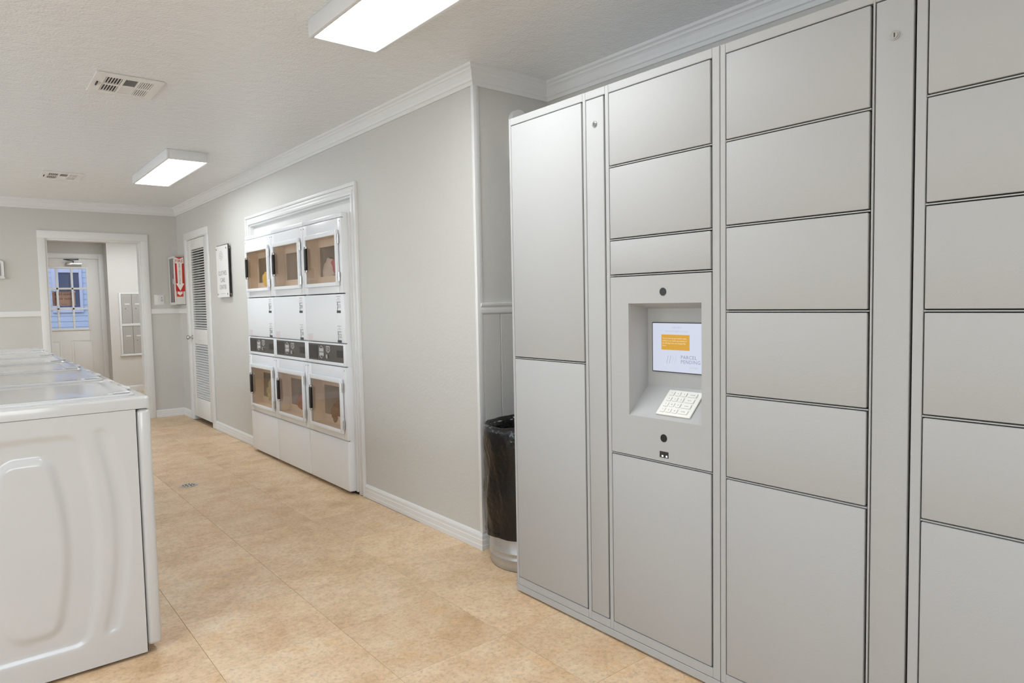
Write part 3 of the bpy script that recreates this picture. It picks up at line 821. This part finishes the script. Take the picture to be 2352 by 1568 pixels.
def dryer(yr, nums, label):
    yl = yr+DW
    t = thing('stacked_dryer', (XD+.33, yr+DW/2, 0), label, 'dryer', 'stacked dryers built into the wall')
    g = .0015
    A, Bq = yr+g, yl-g
    # cabinet shell
    b = MB()
    b.box(XD+.018, XD+.70, A+.002, A+.005, .024, 1.857).box(XD+.018, XD+.70, Bq-.005, Bq-.002, .024, 1.857).box(XD+.696, XD+.70, A+.005, Bq-.005, .024, 1.857).box(XD+.055, XD+.696, A+.005, Bq-.005, 1.852, 1.857)
    b.build('cabinet', 'dryer_white', t)
    for x_, y_ in ((XD+.06, A+.06), (XD+.06, Bq-.06), (XD+.6, A+.06), (XD+.6, Bq-.06)):
        MB().cyl((x_, y_, 0), (x_, y_, .03), .018, 10).build('foot', 'dark', t)
    MB().box(XD, XD+.05, A, Bq, .022, .360, .012, 3).build('kick_panel', 'dryer_white', t, True)
    mp = MB().box(XD, XD+.05, A, Bq, 1.012, 1.339, .012, 3).build('middle_panel', 'dryer_white', t, True)
    tp = MB().box(XD+.001, XD+.05, A, Bq, 1.838, 1.868, .006, 2).build('top_cap', 'dryer_white', t, True)
    label_block(mp, yr+.075, 1.325, nums[0])
    label_block(mp, yr+.075, 1.128, nums[1])
    for k in range(6):
        MB().box(XD-.0009, XD, yl-.125, yl-.045+.01*(k % 2), 1.062-k*.009, 1.064-k*.009).build('caution_line', 'print_pink', mp)
    # control strip
    cf = MB().frame(0, XD, XD+.05, A, Bq, .858, 1.008, (.030, .030, .022, .012), .004).build('control_frame', 'dryer_white', t, True)
    cp = MB().box(XD+.004, XD+.012, A+.029, Bq-.029, .879, .998).build('control_panel', 'charcoal', t)
    x = XD+.0035
    MB().box(x-.001, x, yl-.185, yl-.040, .892, .985).build('display', 'dark', cp)
    MB().box(x-.0012, x, yr+.05, yr+.135, .915, .962).build('coin_slot', 'dark', cp)
    yk = yl-.255
    for z0_ in (.943, .918):
        MB().box(x-.0015, x, yk-.036, yk+.036, z0_, z0_+.020).build('button', 'print_pale', cp)
    for sg in (1, -1):
        zb_ = .965 if sg > 0 else .916
        zp = zb_+sg*.020
        b = MB()
        for q in (((yk+.036, zb_), (yk, zp)), ((yk, zp), (yk-.036, zb_)), ((yk+.036, zb_), (yk-.036, zb_))):
            b.cyl((x-.001, q[0][0], q[0][1]), (x-.001, q[1][0], q[1][1]), .0018, 6)
        b.build('arrow_mark', 'print_pale', cp)
    ys_ = yl-.365
    MB().prism([(ys_+.030, .985), (ys_-.030, .985), (ys_-.030, .952), (ys_, .938), (ys_+.030, .952)], 0, x-.0012, x).build('badge', 'print_pale', cp)
    MB().prism([(ys_+.023, .979), (ys_-.023, .979), (ys_-.023, .956), (ys_, .945), (ys_+.023, .956)], 0, x-.0016, x-.0011).build('badge_center', 'charcoal', cp)
    for k in range(3):
        MB().box(x-.002, x-.0015, ys_-.015, ys_+.015, .957+k*.007, .960+k*.007).build('badge_line', 'print_pale', cp)
    MB().cyl((x, ys_, .915), (x-.012, ys_, .915), .015, 20).build('coin_button', 'chrome', cp, True)
    for z0_ in (.995, .882):
        MB().cyl((x, yr+DW*.5, z0_), (x-.003, yr+DW*.5, z0_), .004, 10).build('screw', 'chrome', cp)
    # two drum compartments
    for z0_, z1_ in ((.366, .852), (1.345, 1.834)):
        dz0, dz1 = (.408, .778) if z0_ < 1 else (1.392, 1.758)
        dy0, dy1 = yr+.040, yl-.055
        fp = MB().frame(0, XD, XD+.05, A, Bq, z0_, z1_, (dy0+.02-A, Bq-dy1+.02, dz0+.02-z0_, z1_-dz1+.02), .0015).build('front_panel', 'dryer_white', t, True)
        for y_ in (A+.02, Bq-.02):
            MB().cyl((XD, y_, z1_-.02), (XD-.002, y_, z1_-.02), .004, 8).build('screw', 'print_grey', fp)
        dr = MB().frame(0, XD-.020, XD-.003, dy0, dy1, dz0, dz1, (.030, .026, .026, .032), .004).build('dryer_door', 'dryer_white', t, True)
        MB().box(XD-.014, XD-.010, dy0+.026, dy1-.022, dz0+.022, dz1-.028).build('door_glass', 'glass_brown', dr)
        yh = dy1-.048
        zc_ = dz0+.195
        for zm in (zc_+.078, zc_-.088):
            MB().box(XD-.030, XD-.018, yh-.020, yh+.014, zm, zm+.018, .003).build('handle_mount', 'chrome', dr, True)
        MB().box(XD-.034, XD-.016, yh-.016, yh+.012, zc_-.072, zc_+.080, .004).build('handle', 'black', dr, True)
        for zh in (dz0+.06, dz1-.06):
            MB().cyl((XD-.010, dy0-.006, zh-.03), (XD-.010, dy0-.006, zh+.03), .006, 8).build('hinge', 'chrome', dr)
        # throat and drum
        ly0, ly1, lz0, lz1 = dy0+.022, dy1-.022, dz0+.022, dz1-.022
        xa, xb = XD+.01, XD+.075
        b = MB()
        b.box(xa, xb, ly0-.006, ly0, lz0, lz1).box(xa, xb, ly1, ly1+.006, lz0, lz1).box(xa, xb, ly0, ly1, lz0-.006, lz0).box(xa, xb, ly0, ly1, lz1, lz1+.006)
        b.frame(0, xb, xb+.006, A+.01, Bq-.01, z0_+.01, z1_-.01, (ly0+.012-A-.01, Bq-.01-ly1+.035, lz0+.055-z0_-.01, z1_-.01-lz1+.06), 0)
        b.build('throat', 'dryer_lining', t)
        yc_, zc2 = yr+DW/2, (z0_+z1_)/2
        nn_, v, f = 40, [], []
        for kx, rr in ((XD+.081, .248), (XD+.40, .248), (XD+.42, .22), (XD+.42, .001)):
            for i in range(nn_):
                a_ = 2*math.pi*i/nn_; v.append((kx, yc_+rr*math.cos(a_), zc2+rr*math.sin(a_)))
        for k in range(3):
            for i in range(nn_):
                f.append((k*nn_+i, k*nn_+(i+1) % nn_, (k+1)*nn_+(i+1) % nn_, (k+1)*nn_+i))
        MB().add(v, f).build('drum', 'drum', t, True, 50)
    return t
dryer(4.140, ('11', '12'), 'stacked white dryer numbered 11 and 12, nearest the camera')
dryer(4.780, ('09', '10'), 'stacked white dryer in the middle of the three')
dryer(5.420, ('07', '08'), 'stacked white dryer farthest from the camera, next to the sign')

def laundry(c, s, m, seed, label, name='laundry'):
    bm = bmesh.new(); bmesh.ops.create_icosphere(bm, subdivisions=4, radius=1)
    for q in bm.verts:
        d = q.co.normalized()
        k = 1 + .30*noise.noise(d*1.7+Vector((seed, 0, 0))) + .16*abs(noise.noise(d*4+Vector((seed, 5, 0)))) + .07*noise.noise(d*9+Vector((seed, 9, 0)))
        q.co = Vector((c[0]+d.x*s[0]*k, c[1]+d.y*s[1]*k, max(c[2]-s[2]*.8, c[2]+d.z*s[2]*k)))
    o = MB().frombm(bm).build(name, m, None, True, 80)
    # move origin to the pile
    o.data.transform(Matrix.Translation((-c[0], -c[1], -c[2]))); o.location = c
    tag(o, label, 'laundry', 'laundry inside the dryers')
laundry((2.06, 5.78, 1.495), (.050, .085, .075), 'cloth_yellow', 1, 'yellow towel behind the glass of the far upper dryer')
laundry((2.085, 4.58, 1.500), (.050, .10, .105), 'cloth_white', 2, 'white laundry behind the glass of the near upper dryer')
laundry((2.045, 4.42, 1.540), (.030, .055, .060), 'cloth_pink', 3, 'pink garment beside the white laundry in the near upper dryer')
laundry((2.07, 5.80, .530), (.050, .10, .105), 'cloth_green', 4, 'pale green laundry in the far lower dryer')
laundry((2.07, 5.14, .500), (.052, .10, .075), 'cloth_rust', 5, 'rust-coloured laundry in the middle lower dryer')
laundry((2.07, 4.50, .500), (.052, .11, .080), 'cloth_brown', 6, 'brown laundry in the near lower dryer')

# ------------------------------------------------------------------ washers
WX1, WX0, WP, WY = .521, -.235, .700, 2.733
def washer_proto():
    t = thing('washer', ((WX0+WX1)/2, WY+.343, 0), '', 'washer', 'row of white top-loading washers')
    y0, y1 = WY, WY+.686
    # embossed side panels
    def emboss(x, z):
        def ss(d, wd): 
            k = max(0, min(1, .5-d/wd)); return k*k*(3-2*k)
        def barrel(xc, zc, w0, bl, hz, rad):
            s_ = max(-1, min(1, (z-zc)/hz)); wv = w0+bl*(1-s_*s_)
            qx, qz = abs(x-xc)-wv+rad, abs(z-zc)-hz+rad
            return math.hypot(max(qx, 0), max(qz, 0))+min(max(qx, qz), 0)-rad
        h = -.0075*ss(barrel(.142, .470, .145, .050, .365, .035), .028)
        h += .0095*ss(barrel(.142, .466, .062, .040, .300, .035), .034)
        # curved bars at both sides
        zc, hz = .485, .360
        s_ = max(-1, min(1, (z-zc)/hz))
        for sg in (-1, 1):
            xc = .142+sg*(.218+.050*(1-s_*s_))
            dz_ = max(0, abs(z-zc)-hz+.018)
            h -= .0055*ss(math.hypot(abs(x-xc), dz_)-.020, .024)
        return h
    NX, NZ = 120, 150
    xa, xb, za, zb = WX0+.01, WX1-.047, .012, .9065
    for side in (0, 1):
        v, f = [], []
        for j in range(NZ+1):
            for i in range(NX+1):
                x = xa+(xb-xa)*i/NX; z = za+(zb-za)*j/NZ
                e = emboss(x, z)
                v.append((x, y0-e if side == 0 else y1+e, z))
        for j in range(NZ):
            for i in range(NX):
                a = j*(NX+1)+i; f.append((a, a+1, a+NX+2, a+NX+1))
        m_ = MB().add(v, f)
        # return flanges
        yy_ = y0 if side == 0 else y1; sg = 1 if side == 0 else -1
        m_.box(xb-.002, xb, yy_, yy_+sg*.03, za, zb).box(xa, xb, yy_+sg*.001, yy_+sg*.03, za, za+.002)
        m_.build('side_panel', 'enamel', t, True, 50)
    MB().box(WX1-.0462, WX1, y0+.0005, y1-.001, .030, .9045, .014, 4).build('front_panel', 'enamel', t, True)
    MB().box(WX0, WX0+.01, y0+.002, y1-.002, .012, .906).build('back_panel', 'enamel', t)
    # top deck: ring with rounded edges, and lid
    tb = MB()
    bm = bmesh.new(); bmesh.ops.create_cube(bm, size=1)
    for q in bm.verts: q.co = ((WX0+WX1)/2+q.co.x*(WX1-WX0+.002), (y0+y1)/2+q.co.y*.688, .929+q.co.z*.042)
    ve = [e for e in bm.edges if abs(e.verts[0].co.z-e.verts[1].co.z) > .01]
    bmesh.ops.bevel(bm, geom=ve, offset=.018, segments=4, profile=.5, affect='EDGES')
    te = [e for e in bm.edges if e.verts[0].co.z > .945 and e.verts[1].co.z > .945]
    bmesh.ops.bevel(bm, geom=te, offset=.009, segments=4, profile=.5, affect='EDGES')
    tb.frombm(bm).build('top_deck', 'enamel', t, True)
    # lid: rounded slab, a little proud, dished in the middle
    lx0, lx1, ly0, ly1 = WX0+.20, WX1-.035, y0+.045, y1-.045
    lb = MB()
    def rr(x0_, x1_, y0_, y1_, r_, n_=6):
        p = []
        for cx_, cy_, a0_ in ((x1_-r_, y1_-r_, 0), (x0_+r_, y1_-r_, 90), (x0_+r_, y0_+r_, 180), (x1_-r_, y0_+r_, 270)):
            for k in range(n_+1):
                a_ = R(a0_+90*k/n_); p.append((cx_+r_*math.cos(a_), cy_+r_*math.sin(a_)))
        return p
    loops = []
    for ins, z, r_ in ((0, .9495, .045), (0, .955, .045), (.006, .960, .042), (.030, .9605, .04), (.045, .9565, .035), (.060, .9560, .03)):
        loops.append([(p[0], p[1], z) for p in rr(lx0+ins, lx1-ins, ly0+ins, ly1-ins, r_)])
    nl = len(loops[0]); v = [p for l in loops for p in l]; f = []
    for k in range(len(loops)-1):
        for i in range(nl): f.append((k*nl+i, k*nl+(i+1) % nl, (k+1)*nl+(i+1) % nl, (k+1)*nl+i))
    f.append(tuple((len(loops)-1)*nl+i for i in range(nl)))
    lid = lb.add(v, f).build('lid', 'enamel', t, True, 30)
    MB().box(lx1-.004, lx1+.020, y0+.27, y0+.42, .9502, .9610, .005, 3).build('lid_handle', 'enamel', lid, True)
    MB().cyl((lx1-.075, y0+.085, .9555), (lx1-.075, y0+.085, .9645), .012, 16, .009).box(lx1-.070, lx1-.015, y0+.070, y0+.100, .9600, .9655, .003).build('lid_latch', 'enamel', lid, True)
    for y_ in (y0+.1, y1-.1):
        MB().cyl((lx0-.004, y_-.03, .955), (lx0-.004, y_+.03, .955), .007, 10).build('lid_hinge', 'enamel', lid)
    # console
    cn = MB().prism([(WX0+.005, .949), (WX0+.150, .949), (WX0+.120, 1.045), (WX0+.085, 1.075), (WX0+.005, 1.075)], 1, y0+.006, y1-.006).build('console', 'enamel', t)
    MB().box(WX0+.118, WX0+.126, y0+.20, y1-.08, .985, 1.022).build('console_display', 'charcoal', cn)
    MB().cyl((WX0+.125, y0+.12, 1.0), (WX0+.155, y0+.12, 1.008), .024, 20).build('knob', 'chrome', cn, True)
    for x_ in (WX0+.06, WX1-.085):
        for y_ in (y0+.05, y1-.05):
            MB().cyl((x_, y_, 0), (x_, y_, .016), .022, 14).cyl((x_, y_, .016), (x_, y_, .05), .008, 10).build('foot', 'dark', t)
    return t
wp = washer_proto()
WL = ['white top-loading washer nearest the camera with embossed side panel', 'second white washer of the row, counted from the camera', 'third white washer of the row, counted from the camera',
      'fourth white washer of the row, counted from the camera', 'fifth white washer of the row, counted from the camera', 'white washer at the far end of the row, nearest the entry opening']
for k in range(6):
    o = wp if k == 0 else copy_tree(wp)
    o.location.y += WP*k
    o['label'] = WL[k]

# ------------------------------------------------------------------ wall items
# fire extinguisher cabinet on the dryer wall by the corner
fc = thing('extinguisher_cabinet', (1.97, 8.55, 1.305), 'white fire extinguisher cabinet with red sign, in the back corner', 'fire cabinet')
CX0, CY0, CY1, CZ0, CZ1 = 1.913, 8.415, 8.665, 1.305, 1.852
MB().box(CX0+.012, XW, CY0, CY0+.003, CZ0, CZ1).box(CX0+.012, XW, CY1-.003, CY1, CZ0, CZ1).box(CX0+.012, XW, CY0, CY1, CZ0, CZ0+.003).box(CX0+.012, XW, CY0, CY1, CZ1-.003, CZ1).box(XW-.003, XW, CY0, CY1, CZ0, CZ1).build('cabinet_box', 'cabinet_grey', fc)
cd = MB().frame(0, CX0, CX0+.012, CY0-.002, CY1+.002, CZ0-.002, CZ1+.002, (.022, .022, .028, .022), .002).build('cabinet_door', 'cabinet_grey', fc, True)
MB().box(CX0+.005, CX0+.007, CY0+.02, CY1-.02, CZ0+.026, CZ1-.02).build('door_glass', 'glass_grey', cd)
MB().box(CX0-.008, CX0, CY0+.03, CY0+.045, 1.54, 1.60, .002).build('pull_handle', 'chrome', cd)
ys_ = CY0-.0012
sg = MB().box(1.923, 2.019, ys_, CY0, 1.455, 1.845).build('warning_sign', 'red', fc)
cxs = 1.971
MB().prism([(1.925, 1.843), (cxs, 1.823), (2.017, 1.843), (2.017, 1.775), (1.998, 1.772), (1.995, 1.545), (2.014, 1.545), (cxs, 1.462), (1.928, 1.545), (1.947, 1.545), (1.944, 1.772), (1.925, 1.775)], 1, ys_-.0006, ys_).build('white_arrow', 'print_white', sg)
text('FIRE', .047, (cxs, ys_-.001, 1.799), FACE_Y, 'red', sg, ext=.0003)
text('\n'.join('EXTINGUISHER'), .0235, (cxs, ys_-.001, 1.775), FACE_Y, 'print_brown', sg, ext=.0003, line=.86, valign='TOP', sx=1.1)
s2 = MB().box(1.930, 2.000, ys_, CY0, 1.395, 1.4545).build('warning_sign', 'orange_red', fc)
MB().prism([(1.940, 1.452), (1.995, 1.452), (1.988, 1.436), (1.996, 1.436), (1.966, 1.408), (1.934, 1.436), (1.944, 1.436)], 1, ys_-.0006, ys_).build('white_arrow', 'print_white', s2)
text('24', .013, (1.966, ys_-.001, 1.4435), FACE_Y, 'print_brown', s2, ext=.0003)
ex = thing('fire_extinguisher', (1.972, 8.55, 1.309), 'fire extinguisher inside the glass-front cabinet in the corner', 'fire extinguisher')
MB().lathe([(.001, 1.309), (.040, 1.309), (.042, 1.315), (.042, 1.64), (.036, 1.67), (.018, 1.69), (.016, 1.71), (.001, 1.71)], (1.972, 8.55), 24).build('cylinder', 'red', ex, True)
MB().box(1.965, 1.979, 8.50, 8.58, 1.712, 1.722).cyl((1.972, 8.55, 1.70), (1.972, 8.55, 1.73), .014, 12).build('valve_handle', 'black', ex)

# light switch plate on the back wall
sp = thing('switch_plate', (1.805, YB, 1.365), 'white wall plate right of the entry opening, above the chair rail', 'switch')
MB().box(1.752, 1.858, YB-.006, YB, 1.307, 1.423, .002).build('plate', 'trim', sp, True)
MB().box(1.790, 1.800, YB-.010, YB-.006, 1.353, 1.377, .001).build('toggle', 'trim', sp)
MB().cyl((1.832, YB-.006, 1.388), (1.832, YB-.008, 1.388), .005, 10).build('indicator', 'dark', sp)
MB().box(1.82, 1.846, YB-.0068, YB-.006, 1.345, 1.372).build('button', 'print_pale', sp)

# white wall box with arched top at the left edge
wbx = thing('wall_dispenser', (.27, YB, 1.60), 'white arched wall box on the back wall at the left edge', 'dispenser')
arch = lambda x0_, x1_, z0_, zs_, h: [(x0_, z0_), (x1_, z0_), (x1_, zs_)] + [((x0_+x1_)/2+(x1_-x0_)/2*math.cos(a), zs_+h*math.sin(a)) for a in [math.pi*k/10 for k in range(1, 10)]] + [(x0_, zs_)]
MB().prism(arch(.165, .375, 1.612, 1.765, .03), 1, YB-.030, YB).build('housing', 'trim', wbx)
MB().prism(arch(.195, .350, 1.628, 1.750, .02), 1, YB-.034, YB-.029).build('window', 'print_grey', wbx)
MB().box(.158, .382, YB-.06, YB, 1.598, 1.613, .003).build('ledge', 'trim', wbx, True)

# standoff sign
sn = thing('wall_sign', (2.0, 6.865, 1.355), 'white standoff sign with grey lettering between closet door and dryers', 'sign')
MB().box(1.992, 1.996, 6.690, 7.055, 1.362, 1.858).build('sign_face', 'sign_white', sn)
MB().box(1.9965, 2.004, 6.681, 7.045, 1.366, 1.865).build('backing', 'dark', sn)
for y_ in (6.72, 7.025):
    for z in (1.392, 1.828):
        MB().cyl((2.004, y_, z), (XW, y_, z), .009, 12).cyl((1.986, y_, z), (1.992, y_, z), .009, 12).build('standoff', 'chrome', sn)
for s_, z in (('CLOTHES', 1.592), ('CARE', 1.525), ('CENTER', 1.458)):
    text(s_, .060, (1.9915, 6.872, z), FACE_X, 'print_grey', sn, ext=.0004)
for k, wd in enumerate((.05, .11, .12, .12, .12, .05)):
    MB().box(1.9914, 1.992, 6.895-wd/2, 6.895+wd/2, 1.80-k*.016, 1.807-k*.016).build('small_print', 'print_pale', sn)
MB().box(1.9914, 1.992, 6.80, 6.95, 1.394, 1.398).build('small_print', 'print_pale', sn)

# mailboxes in the entry
mb_ = thing('mailbox_bank', (2.10, YM, .56), 'bank of grey aluminium mailboxes in the white entry wall', 'mailboxes')
MB().frame(1, YM-.016, YM+.002, 1.872, 2.352, .565, 1.512, (.030, .030, .022, .022), .003).box(1.90, 2.325, YM-.022, YM, 1.006, 1.046, .004).box(1.86, 2.364, YM-.03, YM, .556, .570, .003).build('frame', 'trim', mb_, True)
MB().box(1.885, 2.345, YM-.003, YM+.001, .575, 1.50).build('backing', 'gap', mb_)  # dark sheet coloured as the shade between the mailbox doors
for r_, (za, zb) in enumerate(((.590, 1.004), (1.048, 1.488))):
    for c_ in range(3):
        x0_ = 1.905+c_*.140
        d = MB().box(x0_, x0_+.137, YM-.014, YM-.003, za, zb, .002, 1).build('mailbox_door', 'mail_grey', mb_)
        zl = zb-.155
        MB().box(x0_+.042, x0_+.108, YM-.0155, YM-.0138, zl, zl+.016).build('label_slot', 'print_white', d)
        MB().cyl((x0_+.05, YM-.014, zl-.062), (x0_+.05, YM-.018, zl-.062), .008, 12).build('lock', 'chrome', d)
strip((1.745, YM), (AXR, YM), [(0, 0), (.014, 0), (.014, .08), (.006, .097), (0, .097)], 'baseboard_entry', 'white baseboard under the mailboxes', 'baseboard')
